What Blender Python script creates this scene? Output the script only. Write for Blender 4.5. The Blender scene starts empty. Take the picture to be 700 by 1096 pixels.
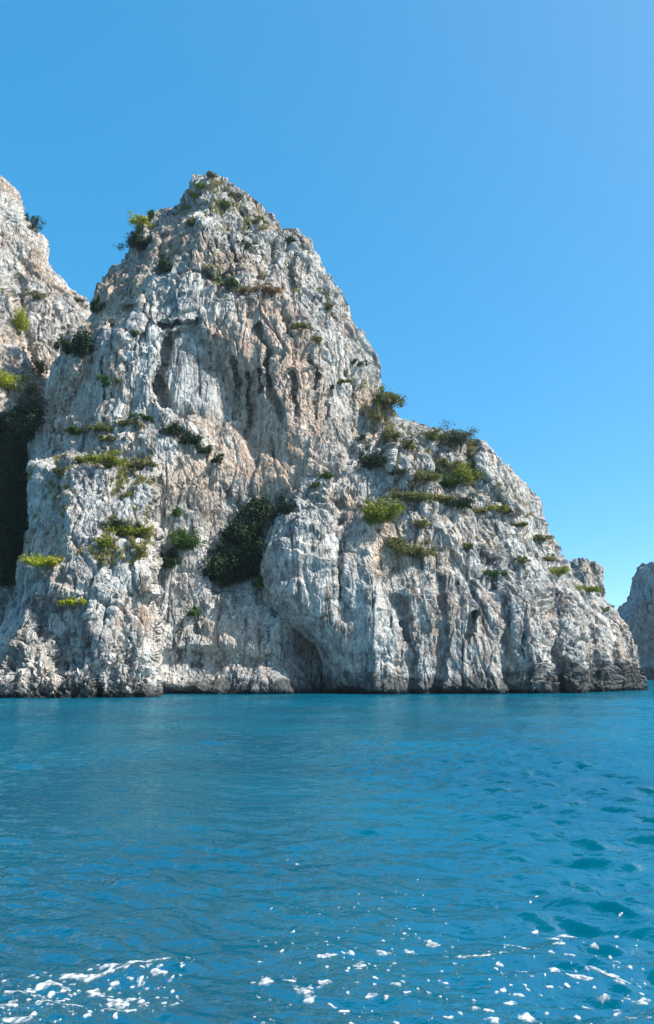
import bpy, math, random
import numpy as np
from mathutils import Vector

random.seed(7)
rng = np.random.default_rng(11)
scene = bpy.context.scene
col = scene.collection

# ------------------------------------------------------------------ camera
PW, PH, F = 700.0, 1096.0, 800.0
CAMH, HORIZON = 2.6, 720.0
TH = math.atan((HORIZON - PH / 2) / F)
CT, ST = math.cos(TH), math.sin(TH)
cam_d = bpy.data.cameras.new('camera')
cam = bpy.data.objects.new('camera', cam_d)
col.objects.link(cam)
cam.location = (0, 0, CAMH)
cam.rotation_euler = (math.pi / 2 + TH, 0, 0)
cam_d.sensor_fit = 'HORIZONTAL'
cam_d.sensor_width = 36.0
cam_d.lens = F / PW * 36.0
cam_d.clip_start = 0.1
cam_d.clip_end = 30000
scene.camera = cam


def world_at(u, v, Y):
    """point at world depth Y (metres out to sea from the boat) along a sight line"""
    xc = (u - PW / 2) / F
    yc = (PH / 2 - v) / F
    yd = CT - ST * yc
    zd = ST + CT * yc
    return np.stack([xc / yd * Y, Y + 0 * u, CAMH + zd / yd * Y], -1)


def ray_dir(u, v):
    xc = (u - PW / 2) / F
    yc = (PH / 2 - v) / F
    return Vector((xc, CT - ST * yc, ST + CT * yc)).normalized()


# ------------------------------------------------------------------ noise
_P = rng.permutation(256).astype(np.int32)
_P = np.concatenate([_P, _P, _P])
_G = rng.normal(size=(256, 3)).astype(np.float32)
_G /= np.linalg.norm(_G, axis=1, keepdims=True)


def perlin(p):
    p = p.astype(np.float32)
    i = np.floor(p).astype(np.int32)
    f = p - i
    i &= 255
    w = f * f * f * (f * (f * 6 - 15) + 10)
    res = 0
    for dx in (0, 1):
        wx = w[:, 0] if dx else 1 - w[:, 0]
        a = _P[i[:, 0] + dx]
        for dy in (0, 1):
            wy = w[:, 1] if dy else 1 - w[:, 1]
            b = _P[a + i[:, 1] + dy]
            for dz in (0, 1):
                wz = w[:, 2] if dz else 1 - w[:, 2]
                g = _G[_P[b + i[:, 2] + dz]]
                d = g[:, 0] * (f[:, 0] - dx) + g[:, 1] * (f[:, 1] - dy) + g[:, 2] * (f[:, 2] - dz)
                res = res + wx * wy * wz * d
    return res * 1.5


def fbm(p, octs, gain=0.5):
    s, a = 0, 1.0
    for k in range(octs):
        s = s + a * perlin(p * (2.03 ** k) + 17.3 * k)
        a *= gain
    return s


def billow(p, octs, gain=0.5):
    """rounded bulges parted by sharp creases, 0 in the crease"""
    s, a, t = 0, 1.0, 0
    for k in range(octs):
        s = s + a * np.minimum(np.abs(perlin(p * (2.07 ** k) + 31.7 * k)) * 1.7, 1)
        t += a
        a *= gain
    return s / t


def worley(p, seed=0):
    """distance to the nearest edge between cells (F2-F1) and a random value per cell"""
    p = p.astype(np.float32)
    i = np.floor(p).astype(np.int32)
    f1 = np.full(len(p), 9.0, np.float32)
    f2 = np.full(len(p), 9.0, np.float32)
    idv = np.zeros(len(p), np.float32)
    jit = rng_w[seed]
    for dx in (-1, 0, 1):
        for dy in (-1, 0, 1):
            for dz in (-1, 0, 1):
                c = i + np.array([dx, dy, dz], np.int32)
                h = _P[_P[_P[c[:, 0] & 255] + (c[:, 1] & 255)] + (c[:, 2] & 255)]
                d = np.linalg.norm(c + jit[h] - p, axis=1)
                closer = d < f1
                f2 = np.where(closer, f1, np.minimum(f2, d))
                idv = np.where(closer, h / 255.0, idv)
                f1 = np.where(closer, d, f1)
    return f2 - f1, idv


rng_w = [rng.random((256, 3)).astype(np.float32) for _ in range(3)]


def smooth(a, b, x):
    t = np.clip((x - a) / (b - a), 0, 1)
    return t * t * (3 - 2 * t)


def poly_sd(u, v, poly):
    """signed distance to a polygon, positive inside"""
    poly = np.array(poly, float)
    d = np.full(u.shape, 1e9)
    inside = np.zeros(u.shape, bool)
    n = len(poly)
    for k in range(n):
        ax, ay = poly[k]
        bx, by = poly[(k + 1) % n]
        ex, ey = bx - ax, by - ay
        t = np.clip(((u - ax) * ex + (v - ay) * ey) / (ex * ex + ey * ey + 1e-9), 0, 1)
        d = np.minimum(d, np.hypot(u - ax - t * ex, v - ay - t * ey))
        if ay != by:
            c = ((ay > v) != (by > v)) & (u < (bx - ax) * (v - ay) / (by - ay) + ax)
            inside ^= c
    return np.where(inside, d, -d)


def line_d(u, v, pts):
    d = np.full(u.shape, 1e9)
    for (ax, ay), (bx, by) in zip(pts[:-1], pts[1:]):
        ex, ey = bx - ax, by - ay
        t = np.clip(((u - ax) * ex + (v - ay) * ey) / (ex * ex + ey * ey + 1e-9), 0, 1)
        d = np.minimum(d, np.hypot(u - ax - t * ex, v - ay - t * ey))
    return d


def ragged(u, v, seed=0.0):
    """break the smooth run of ledges and rims"""
    sh = np.shape(u)
    uu, vv = np.ravel(u), np.ravel(v)
    p = np.stack([uu / 24.0 + seed, vv / 30.0, 0 * uu + seed], 1)
    du = fbm(p, 4, 0.6).reshape(sh)
    dv = fbm(p + 33.3, 4, 0.6).reshape(sh)
    return u + 5.0 * du, v + 5.0 * dv


class Depth:
    """smooth depth through control points (polyharmonic r spline)"""

    def __init__(self, pts):
        a = np.array(pts, float)
        self.x = a[:, :2] / 100
        n = len(a)
        r = np.linalg.norm(self.x[:, None] - self.x[None], axis=2)
        A = np.zeros((n + 3, n + 3))
        A[:n, :n] = -np.sqrt(r * r + 0.04) - 0.02 * np.eye(n)
        A[:n, n] = 1
        A[n, :n] = 1
        A[:n, n + 1:] = self.x
        A[n + 1:, :n] = self.x.T
        b = np.zeros(n + 3)
        b[:n] = a[:, 2]
        self.w = np.linalg.solve(A, b)

    def __call__(self, u, v):
        x, y = u / 100, v / 100
        s = self.w[-3] + self.w[-2] * x + self.w[-1] * y
        for k in range(len(self.x)):
            s = s - self.w[k] * np.sqrt((x - self.x[k, 0]) ** 2 + (y - self.x[k, 1]) ** 2 + 0.04)
        return s


# ------------------------------------------------------------------ mesh helpers
def mesh_from(name, verts, quads, mat, parent=None, smooth_shade=False, attrs=None):
    me = bpy.data.meshes.new(name)
    verts = np.asarray(verts, np.float32)
    quads = np.asarray(quads, np.int32)
    k = quads.shape[1]
    me.vertices.add(len(verts))
    me.vertices.foreach_set('co', verts.ravel())
    me.loops.add(quads.size)
    me.loops.foreach_set('vertex_index', quads.ravel())
    me.polygons.add(len(quads))
    me.polygons.foreach_set('loop_start', np.arange(0, quads.size, k, dtype=np.int32))
    me.polygons.foreach_set('loop_total', np.full(len(quads), k, np.int32))
    me.polygons.foreach_set('use_smooth', np.full(len(quads), smooth_shade, bool))
    if attrs:
        for an, av in attrs.items():
            at = me.attributes.new(an, 'FLOAT', 'POINT')
            at.data.foreach_set('value', np.asarray(av, np.float32))
    me.update(calc_edges=True)
    me.validate()
    me.materials.append(mat)
    o = bpy.data.objects.new(name, me)
    col.objects.link(o)
    if parent:
        o.parent = parent
    return o


def tag(o, label=None, cat=None, group=None, kind=None):
    for k, val in (('label', label), ('category', cat), ('group', group), ('kind', kind)):
        if val:
            o[k] = val
    return o


def empty(name, loc=(0, 0, 0)):
    o = bpy.data.objects.new(name, None)
    o.location = loc
    col.objects.link(o)
    return o


# ------------------------------------------------------------------ node helpers
class NT:
    def __init__(self, name):
        self.m = bpy.data.materials.new(name)
        self.m.use_nodes = True
        self.t = self.m.node_tree
        self.t.nodes.clear()
        self.out = self.t.nodes.new('ShaderNodeOutputMaterial')

    def n(self, typ, **kw):
        nd = self.t.nodes.new(typ)
        for k, val in kw.items():
            if k in ('ins',):
                for a, b in val.items():
                    self.set(nd, a, b)
            else:
                setattr(nd, k, val)
        return nd

    def set(self, nd, a, b):
        if hasattr(b, 'links') or isinstance(b, bpy.types.NodeSocket):
            self.t.links.new(b, nd.inputs[a])
        else:
            nd.inputs[a].default_value = b

    def mul(self, a, b, op='MULTIPLY', clamp=False):
        nd = self.n('ShaderNodeMath', operation=op, use_clamp=clamp)
        self.set(nd, 0, a)
        self.set(nd, 1, b)
        return nd.outputs[0]

    def mapping(self, vec, scale):
        nd = self.n('ShaderNodeMapping')
        self.set(nd, 'Vector', vec)
        nd.inputs['Scale'].default_value = scale
        return nd.outputs[0]

    def noise(self, vec, scale, detail=4, rough=0.55, dist=0.0):
        nd = self.n('ShaderNodeTexNoise')
        self.set(nd, 'Vector', vec)
        nd.inputs['Scale'].default_value = scale
        nd.inputs['Detail'].default_value = detail
        nd.inputs['Roughness'].default_value = rough
        nd.inputs['Distortion'].default_value = dist
        return nd.outputs[0]

    def ramp(self, fac, stops):
        nd = self.n('ShaderNodeValToRGB')
        self.set(nd, 0, fac)
        e = nd.color_ramp.elements
        while len(e) < len(stops):
            e.new(0.5)
        for el, (p, c) in zip(e, stops):
            el.position = p
            el.color = (c, c, c, 1) if isinstance(c, (int, float)) else (*c, 1)
        return nd.outputs[0]

    def range(self, val, a, b, lo=0.0, hi=1.0):
        nd = self.n('ShaderNodeMapRange', interpolation_type='SMOOTHSTEP')
        self.set(nd, 0, val)
        for k, x in zip((1, 2, 3, 4), (a, b, lo, hi)):
            nd.inputs[k].default_value = x
        return nd.outputs[0]

    def mix(self, fac, a, b, blend='MIX'):
        nd = self.n('ShaderNodeMix', data_type='RGBA', blend_type=blend)
        self.set(nd, 0, fac)
        self.set(nd, 6, a if not isinstance(a, tuple) else (*a, 1))
        self.set(nd, 7, b if not isinstance(b, tuple) else (*b, 1))
        return nd.outputs[2]


# ------------------------------------------------------------------ materials
def limestone(name, tint=(1, 1, 1), weather=True):
    t = NT(name)
    geo = t.n('ShaderNodeNewGeometry')
    pos = geo.outputs['Position']
    sep = t.n('ShaderNodeSeparateXYZ')
    t.set(sep, 0, pos)
    z = sep.outputs[2]
    # blotches
    big = t.noise(pos, 0.11, 5, 0.6, 0.4)
    mid = t.noise(pos, 0.55, 5, 0.62, 0.3)
    fine = t.noise(pos, 3.2, 4, 0.6)
    base = t.ramp(mid, [(0.32, (0.36, 0.35, 0.33)), (0.47, (0.56, 0.535, 0.50)), (0.60, (0.74, 0.70, 0.65))])
    grey = t.ramp(mid, [(0.34, (0.20, 0.20, 0.20)), (0.50, (0.40, 0.39, 0.375)), (0.64, (0.62, 0.60, 0.56))])
    c = t.mix(t.range(big, 0.42, 0.60), base, grey)
    tan = t.range(t.noise(pos, 0.045, 4, 0.6), 0.47, 0.60)
    c = t.mix(t.mul(t.mul(tan, 0.85), t.range(z, 5.0, 18.0, 0.35, 1.0)), c, t.mix(1.0, c, (0.95, 0.74, 0.57), 'MULTIPLY'))
    # water streaks running down the face
    st_v = t.mapping(pos, (0.75, 0.75, 0.045))
    st = t.noise(st_v, 1.0, 4, 0.6, 0.25)
    st2 = t.noise(t.mapping(pos, (1.9, 1.9, 0.10)), 1.0, 3, 0.6, 0.2)
    gate = t.range(t.noise(pos, 0.07, 2, 0.5), 0.38, 0.54)
    dk = t.mul(t.range(st, 0.53, 0.64), t.mul(gate, 0.9))
    c = t.mix(dk, c, (0.075, 0.078, 0.08))
    wt = t.mul(t.range(st2, 0.58, 0.72), 0.55)
    c = t.mix(wt, c, (0.70, 0.67, 0.62))
    # iron stains
    at = t.n('ShaderNodeAttribute', attribute_name='stain')
    och = t.range(t.noise(t.mapping(pos, (0.30, 0.30, 0.07)), 1.0, 4, 0.6, 0.3), 0.48, 0.66)
    och2 = t.mul(t.mul(och, 0.40), 1.0)
    f_st = t.mul(och2, t.mul(at.outputs['Fac'], 1.0), 'ADD', True)
    c = t.mix(t.mul(f_st, 0.8), c, t.mix(t.range(st2, 0.35, 0.65), (0.42, 0.25, 0.17), (0.72, 0.53, 0.39)))
    rs = t.range(t.noise(t.mapping(pos, (0.85, 0.85, 0.055)), 1.3, 4, 0.65, 0.3), 0.555, 0.66)
    rg = t.range(t.noise(pos, 0.055, 3, 0.5), 0.44, 0.58)
    c = t.mix(t.mul(t.mul(t.mul(rs, rg), 0.75), t.range(sep.outputs[0], -26.0, -18.0, 0.3, 1.0)), c, (0.40, 0.235, 0.15))
    # black lichen in patches
    lic = t.mul(t.range(t.noise(pos, 0.9, 6, 0.7), 0.56, 0.66), 0.6)
    c = t.mix(lic, c, (0.12, 0.125, 0.125))
    pit_shade = t.noise(t.mapping(pos, (1, 1, 0.42)), 2.1, 6, 0.72, 0.2)
    c = t.mix(t.mul(t.range(pit_shade, 0.53, 0.62), 0.7), c, (0.09, 0.095, 0.098))  # shade inside small pits, painted as dark flecks in the colour
    scar = t.noise(t.mapping(pos, (1, 1, 0.5)), 1.3, 6, 0.7, 0.3)
    c = t.mix(t.mul(t.range(scar, 0.54, 0.66), 0.75), c, (0.82, 0.79, 0.73))
    c = t.mix(t.range(fine, 0.35, 0.65, 0.0, 0.4), c, t.mix(1.0, c, (0.6, 0.6, 0.6), 'MULTIPLY'))
    if weather:
        # tidal crust: dark algae up to the splash line, ragged
        expo = t.range(sep.outputs[0], -20.0, -16.0, 0.0, 1.0)
        expo2 = t.range(sep.outputs[0], 22.0, 40.0, 0.0, 1.8)
        zz = t.mul(z, t.mul(t.mul(t.noise(pos, 0.45, 6, 0.7), 0.5, 'SUBTRACT'), 9.0), 'ADD')
        zz = t.mul(zz, t.mul(expo, expo2, 'ADD'), 'SUBTRACT')
        band = t.range(zz, 0.3, 1.9, 1.0, 0.0)
        c = t.mix(t.mul(band, 0.85), c, (0.055, 0.06, 0.06))
        wet = t.range(z, 0.2, 0.75, 1.0, 0.0)
        c = t.mix(t.mul(wet, 0.9), c, (0.018, 0.022, 0.022))
    # thin turf film on what lies flat
    nsep = t.n('ShaderNodeSeparateXYZ')
    t.set(nsep, 0, geo.outputs['Normal'])
    flat = t.range(nsep.outputs[2], 0.55, 0.85)
    turf = t.mul(flat, t.mul(t.range(t.noise(pos, 0.35, 4, 0.6), 0.48, 0.60), t.range(z, 22, 32)))
    c = t.mix(t.mul(turf, 0.7), c, t.mix(fine, (0.12, 0.12, 0.03), (0.24, 0.20, 0.08)))
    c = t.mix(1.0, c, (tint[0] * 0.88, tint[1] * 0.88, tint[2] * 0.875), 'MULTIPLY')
    bs = t.n('ShaderNodeBsdfPrincipled')
    t.set(bs, 'Base Color', c)
    bs.inputs['Roughness'].default_value = 0.9
    bs.inputs['Specular IOR Level'].default_value = 0.25
    b1 = t.noise(t.mapping(pos, (1, 1, 0.6)), 2.6, 7, 0.68, 0.3)
    vo = t.n('ShaderNodeTexVoronoi', feature='DISTANCE_TO_EDGE')
    t.set(vo, 'Vector', t.mapping(pos, (1, 1, 0.55)))
    vo.inputs['Scale'].default_value = 1.5
    crack = t.range(vo.outputs['Distance'], 0.0, 0.08)
    h = t.mul(b1, t.mul(crack, 0.18), 'ADD')
    bp = t.n('ShaderNodeBump')
    bp.inputs['Strength'].default_value = 0.9
    bp.inputs['Distance'].default_value = 0.6
    t.set(bp, 'Height', h)
    t.set(bs, 'Normal', bp.outputs[0])
    t.t.links.new(bs.outputs[0], t.out.inputs[0])
    return t.m


def leafy(name, lo, hi, trans=0.25):
    t = NT(name)
    geo = t.n('ShaderNodeNewGeometry')
    nz = t.noise(geo.outputs['Position'], 0.9, 3, 0.6)
    f = t.mul(t.mul(geo.outputs['Random Per Island'], 0.55), t.mul(nz, 0.5), 'ADD', True)
    c = t.mix(f, lo, hi)
    bs = t.n('ShaderNodeBsdfPrincipled')
    t.set(bs, 'Base Color', c)
    bs.inputs['Roughness'].default_value = 0.6
    bs.inputs['Specular IOR Level'].default_value = 0.12
    tr = t.n('ShaderNodeBsdfTranslucent')
    t.set(tr, 0, c)
    mx = t.n('ShaderNodeMixShader')
    mx.inputs[0].default_value = trans
    t.t.links.new(bs.outputs[0], mx.inputs[1])
    t.t.links.new(tr.outputs[0], mx.inputs[2])
    t.t.links.new(mx.outputs[0], t.out.inputs[0])
    return t.m


def bark():
    t = NT('bark')
    geo = t.n('ShaderNodeNewGeometry')
    nz = t.noise(t.mapping(geo.outputs['Position'], (6, 6, 1.5)), 2.0, 4)
    bs = t.n('ShaderNodeBsdfPrincipled')
    t.set(bs, 'Base Color', t.mix(nz, (0.07, 0.05, 0.035), (0.20, 0.155, 0.115)))
    bs.inputs['Roughness'].default_value = 0.9
    t.t.links.new(bs.outputs[0], t.out.inputs[0])
    return t.m


M_ROCK = limestone('limestone')
M_ROCK_FAR = limestone('haze_tinted_limestone', (0.85, 0.87, 0.90))  # same rock, with the blue haze and shade of distance put into its tint
M_BARK = bark()
LEAF = {
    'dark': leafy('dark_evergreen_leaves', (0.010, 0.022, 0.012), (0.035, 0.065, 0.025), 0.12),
    'green': leafy('green_leaves', (0.022, 0.055, 0.016), (0.07, 0.13, 0.03)),
    'yellow': leafy('yellow_green_leaves', (0.07, 0.10, 0.015), (0.27, 0.275, 0.04), 0.3),
    'lime': leafy('bright_lime_leaves', (0.12, 0.15, 0.012), (0.42, 0.42, 0.04), 0.35),
    'olive': leafy('olive_leaves', (0.06, 0.07, 0.025), (0.20, 0.20, 0.065)),
    'grey': leafy('grey_green_leaves', (0.04, 0.06, 0.04), (0.12, 0.15, 0.09)),
    'brown': leafy('dry_russet_leaves', (0.14, 0.075, 0.04), (0.34, 0.20, 0.11)),
    'straw': leafy('straw_grass', (0.10, 0.10, 0.03), (0.33, 0.29, 0.10), 0.3),
}


# ------------------------------------------------------------------ rock bodies
def rock_detail(P, N, amp=1.0, pit=None, flute=1.0, scale=1.0, rough=1.0):
    """height of the weathered limestone relief along the normal"""
    Q = P / scale
    warp = np.stack([fbm(Q * 0.09 + o, 2) for o in (3.1, 47.7, 91.3)], 1) * np.array([1.3, 1.3, 0.8])
    W = Q + warp
    h = 0
    # buttresses and gullies
    h = h + 2.0 * (billow(W * np.array([0.075, 0.075, 0.022]), 3, 0.45) - 0.35)
    macro = h
    h = 0
    calm_ = smooth(-0.35, 0.25, perlin(Q * 0.045 + 21.7))
    # slabs and broken blocks
    e, idv = worley((Q + 0.5 * warp) * np.array([0.21, 0.21, 0.085]), 0)
    h = h + 1.25 * (idv - 0.5) * smooth(0.0, 0.10, e) - 0.40 * (1 - smooth(0.0, 0.07, e))
    e2, id2 = worley((Q + 0.4 * warp) * np.array([0.62, 0.62, 0.33]) + 13.7, 1)
    h = h + 0.36 * (id2 - 0.5) * smooth(0.0, 0.10, e2) * (0.3 + 0.7 * calm_) - 0.14 * (1 - smooth(0.0, 0.08, e2))
    # flutes
    gate = smooth(-0.30, 0.15, perlin(Q * np.array([0.06, 0.06, 0.04]) + 9.1))
    F0 = Q + 0.45 * warp
    fl = billow(F0 * np.array([0.30, 0.30, 0.026]), 2, 0.5)
    h = h + flute * 0.95 * (fl - 0.4) * (0.3 + 0.7 * gate)
    fl2 = billow(F0 * np.array([0.95, 0.95, 0.075]) + 4.4, 3, 0.6)
    h = h + flute * 0.34 * (fl2 - 0.4) * (0.15 + 0.85 * gate) * (0.35 + 0.65 * calm_)
    # bedding planes and joints: sharp saw-edged steps
    jn = np.stack([fbm(Q * 0.16 + o, 3) for o in (5.5, 71.2)], 1)
    for (d3, fr, am, ph, mk) in (((0.25, 0.1, 0.96), 0.15, 1.30, 0.7, 3.1), ((0.93, 0.3, 0.25), 0.12, 1.60, 0.6, 8.7),
                                 ((-0.80, 0.25, 0.55), 0.33, 0.60, 0.7, 15.2), ((0.55, 0.1, -0.83), 0.55, 0.38, 0.7, 27.9), ((0.97, -0.2, -0.1), 0.75, 0.30, 0.6, 33.3)):
        tt = Q @ np.array(d3) * fr + ph * jn[:, 0] + 0.5 * ph * jn[:, 1]
        sw = tt - np.floor(tt)
        sw = np.where(sw < 0.9, sw / 0.9, (1 - sw) / 0.1)
        m_ = smooth(-0.12, 0.22, perlin(Q * np.array([0.10, 0.10, 0.07]) + mk))
        h = h + 0.60 * am * (sw - 0.5) * m_
    # rough fractal skin
    h = h + (0.13 + 0.25 * calm_) * fbm(Q * np.array([0.42, 0.42, 0.22]), 6, 0.66)
    # open cracks and pockets
    cm = smooth(-0.25, 0.1, perlin(Q * 0.13 + 61.0))
    h = h - 0.60 * cm * (1 - np.minimum(np.abs(perlin((Q + 0.45 * warp) * np.array([0.42, 0.42, 0.05]) + 5.5)) * 9.0, 1))
    h = h - 0.20 * (1 - np.minimum(np.abs(perlin((Q + 0.2 * warp) * np.array([0.9, 0.9, 0.10]) + 15.5)) * 6.0, 1))
    h = h - 0.40 * smooth(0.42, 0.54, perlin((Q + 0.3 * warp) * np.array([0.75, 0.75, 0.34]) + 77.7))
    h = h + 0.22 * (billow(Q * np.array([1.4, 1.4, 0.5]), 4, 0.65) - 0.35) * (0.3 + 0.7 * calm_)
    h = (macro + h * rough) * amp * scale
    if pit is not None:
        s1 = 1 - billow(Q * np.array([0.50, 0.50, 0.36]) + warp * 0.3, 4, 0.62)
        h = h + pit * 2.0 * (s1 - 0.72) * scale
        h = h + pit * 0.9 * (1 - billow(Q * 1.5, 3, 0.6) - 0.65)
    return h


def body(name, mat, parent, v0, v1, left, right, depth, R, step=0.62, thick=28.0, power=2.6,
         amp=1.0, stain=None, pit=None, flute=1.0, scale=1.0, uv_dent=None, back_n=40, ns_fix=None, topround=None, rough=None):
    """a closed rock mass: every level is a ring whose front follows depth(u, v) and whose ends turn round to the back"""
    nv = int((v1 - v0) / step) + 1
    vs = np.linspace(v0, v1, nv)
    lv, lu = np.array(left, float)[:, 1], np.array(left, float)[:, 0]
    rv, ru = np.array(right, float)[:, 1], np.array(right, float)[:, 0]
    L = np.interp(vs, lv, lu)
    Rr = np.interp(vs, rv, ru)
    nu = ns_fix or int((Rr - L).max() / step * 1.12)
    p = np.linspace(-1, 1, nu)
    # denser towards the turning edges
    s = np.sign(p) * (1 - (1 - np.abs(p)) ** 1.35)
    S, V = np.meshgrid(s, vs)
    mid = ((L + Rr) / 2)[:, None]
    hw = ((Rr - L) / 2)[:, None]
    U = mid + S * hw
    Y = depth(U, V)
    mpp = Y / F                                     # metres per pixel
    edge = np.minimum(1 - np.abs(S), 1) * hw * mpp  # metres from the silhouette
    Rm = np.minimum(R, hw * mpp * 1.6 + 1.0)
    q = np.clip(1 - edge / Rm, 0, 1)
    Y = Y + Rm * (1 - np.sqrt(np.clip(1 - q ** power, 0, 1)))
    if topround:
        tr = np.clip(1 - (V - v0) * mpp / topround, 0, 1)
        Y = Y + topround * 0.8 * (1 - np.sqrt(np.clip(1 - tr ** 2.4, 0, 1)))
    front = world_at(U.ravel(), V.ravel(), Y.ravel()).reshape(nv, nu, 3)
    # the far side
    fr0, fr1 = front[:, 0], front[:, -1]
    tb = np.linspace(0, 1, back_n + 2)[1:-1]
    bulge = np.sin(np.pi * tb)
    width = np.linalg.norm(fr1 - fr0, axis=1)
    bdep = np.minimum(thick, width * 0.7 + 2)
    back = fr1[:, None] * (1 - tb)[None, :, None] + fr0[:, None] * tb[None, :, None]
    back = back + bulge[None, :, None] * bdep[:, None, None] * np.array([0, 1, 0])
    back[:, :, 2] = np.interp(vs, vs, front[:, nu // 2, 2])[:, None] * 0.5 + back[:, :, 2] * 0.5
    ring = np.concatenate([front, back], 1)
    nr = ring.shape[1]
    # normals of the smooth body
    du = np.roll(ring, -1, 1) - np.roll(ring, 1, 1)
    dv = np.gradient(ring, axis=0)
    N = np.cross(dv, du)
    N /= np.linalg.norm(N, axis=2, keepdims=True) + 1e-9
    ctr = ring.mean(1, keepdims=True)
    if np.mean(np.sum(N[:, :nu] * (ring[:, :nu] - ctr), 2)) < 0:
        N = -N
    Pf, Nf = ring.reshape(-1, 3), N.reshape(-1, 3)
    Uf = np.concatenate([U, np.broadcast_to(U[:, -1:] * 0 - 9999, (nv, back_n))], 1).ravel()
    Vf = np.concatenate([V, np.broadcast_to(V[:, :1], (nv, back_n))], 1).ravel()
    pv = pit(Uf, Vf, Pf) if pit else None
    h = rock_detail(Pf, Nf, amp, pv, flute, scale, rough(Uf, Vf) if rough else 0.8)
    if uv_dent is not None:
        h = h + uv_dent(Uf, Vf, Pf)
    Pd = Pf + Nf * h[:, None]
    verts = Pd
    idx = np.arange(nv * nr).reshape(nv, nr)
    a = idx[:-1]
    b = idx[1:]
    quads = np.stack([a, np.roll(a, -1, 1), np.roll(b, -1, 1), b], -1).reshape(-1, 4)
    # close the summit with a small fan of quads folded onto the first ring
    c = len(verts)
    verts = np.concatenate([verts, Pd[:nr].mean(0, keepdims=True) + np.array([[0, 0, 0.15 * scale]])])
    top = idx[0]
    fan = np.stack([np.full(nr, c), np.roll(top, -1), top, top], -1)
    st_v = np.zeros(len(verts))
    if stain is not None:
        st_v[:-1] = stain(Uf, Vf, Pf)
    me_quads = quads
    o = mesh_from(name, verts, me_quads, mat, parent, False, {'stain': st_v})
    # fan triangles
    import bmesh
    bm = bmesh.new()
    bm.from_mesh(o.data)
    bm.verts.ensure_lookup_table()
    for k in range(nr):
        try:
            bm.faces.new((bm.verts[c], bm.verts[int(top[(k + 1) % nr])], bm.verts[int(top[k])]))
        except ValueError:
            pass
    bm.to_mesh(o.data)
    bm.free()
    return o


headland = empty('limestone_headland', (0, 100, 0))
tag(headland, 'tall pale limestone crag rising from the sea, its lower shoulder sloping down to the right', 'cliff')
headland_inv = Vector((0, -100, 0))

# ---- the peak
A_left = [(207, 188), (202, 196), (200, 208), (193, 218), (184, 225), (170, 229), (158, 233), (148, 246), (140, 260), (134, 276), (126, 288), (109, 308), (103, 329), (95, 340),
          (78, 357), (66, 380), (56, 396), (54, 432), (39, 447), (34, 465), (33, 503), (36, 540), (40, 770)]
A_right = [(235, 188), (249, 197), (267, 209), (277, 221), (294, 237), (297, 250), (316, 251), (331, 260), (340, 273), (350, 294), (364, 307), (375, 327), (376, 342),
           (390, 363), (403, 384), (407, 410), (404, 424), (412, 450), (440, 500), (470, 600), (480, 770)]
A_d = Depth([(230, 190, 121), (180, 230, 119), (280, 225, 121), (140, 270, 116), (230, 250, 114.5), (320, 270, 116),
             (110, 330, 110), (190, 300, 110.5), (270, 305, 111), (340, 310, 113),
             (70, 390, 107), (130, 370, 106), (190, 345, 107), (270, 350, 108.5), (330, 370, 108), (390, 390, 113),
             (45, 460, 105), (110, 440, 104), (200, 440, 104.5), (260, 430, 105.8), (320, 450, 104.8), (395, 450, 112),
             (45, 550, 103), (200, 520, 103.5), (290, 520, 103.8), (350, 500, 104.5), (430, 550, 114),
             (60, 745, 99), (200, 745, 99), (340, 745, 102), (450, 745, 110), (250, 620, 105), (370, 640, 110)])
hollow = [(176, 358), (185, 349), (205, 344), (222, 352), (240, 362), (262, 378), (285, 395), (318, 440), (335, 480), (338, 520), (250, 520), (205, 455), (186, 452), (172, 440), (164, 415), (168, 385)]
inner = [(178, 352), (186, 352), (180, 378), (176, 398), (184, 420), (186, 446), (174, 440), (166, 415), (170, 385)]


A_CRACKS = [([(157, 300), (159, 330), (157, 365)], 1.6, 1.6), ([(146, 300), (143, 318)], 1.6, 1.2), ([(250, 382), (252, 415), (249, 446)], 1.3, 1.0),
            ([(236, 395), (240, 430)], 1.2, 0.9), ([(228, 378), (226, 398)], 1.3, 1.2), ([(262, 400), (266, 440), (264, 470)], 1.4, 1.1), ([(278, 398), (279, 416)], 1.5, 1.2),
            ([(312, 400), (318, 430), (314, 455)], 1.8, 1.3), ([(333, 380), (340, 420), (338, 450)], 2.0, 1.3), ([(120, 345), (124, 385), (118, 430)], 1.8, 1.3),
            ([(137, 345), (133, 400)], 1.6, 1.1), ([(108, 385), (112, 430)], 1.6, 1.2), ([(212, 235), (214, 268)], 1.6, 1.2), ([(226, 230), (230, 262)], 1.6, 1.2),
            ([(245, 250), (255, 285), (248, 300)], 2.2, 1.6), ([(200, 280), (215, 292), (236, 296), (262, 292)], 2.4, 1.7), ([(262, 225), (270, 255)], 2.0, 1.4),
            ([(318, 265), (312, 295), (318, 315)], 2.6, 1.8), ([(345, 300), (352, 340), (368, 375)], 2.4, 1.6), ([(300, 318), (306, 345), (318, 372)], 2.0, 1.5),
            ([(172, 347), (190, 345), (212, 346)], 2.4, 2.2), ([(225, 205), (240, 200), (258, 212)], 2.0, 1.3), ([(184, 262), (196, 280), (190, 305)], 2.6, 1.8),
            ([(372, 400), (378, 430), (372, 460)], 2.2, 1.5), ([(352, 410), (350, 450)], 1.8, 1.2), ([(290, 470), (296, 510)], 1.6, 1.0), ([(60, 400), (58, 450), (50, 490)], 1.8, 1.4)]


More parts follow.
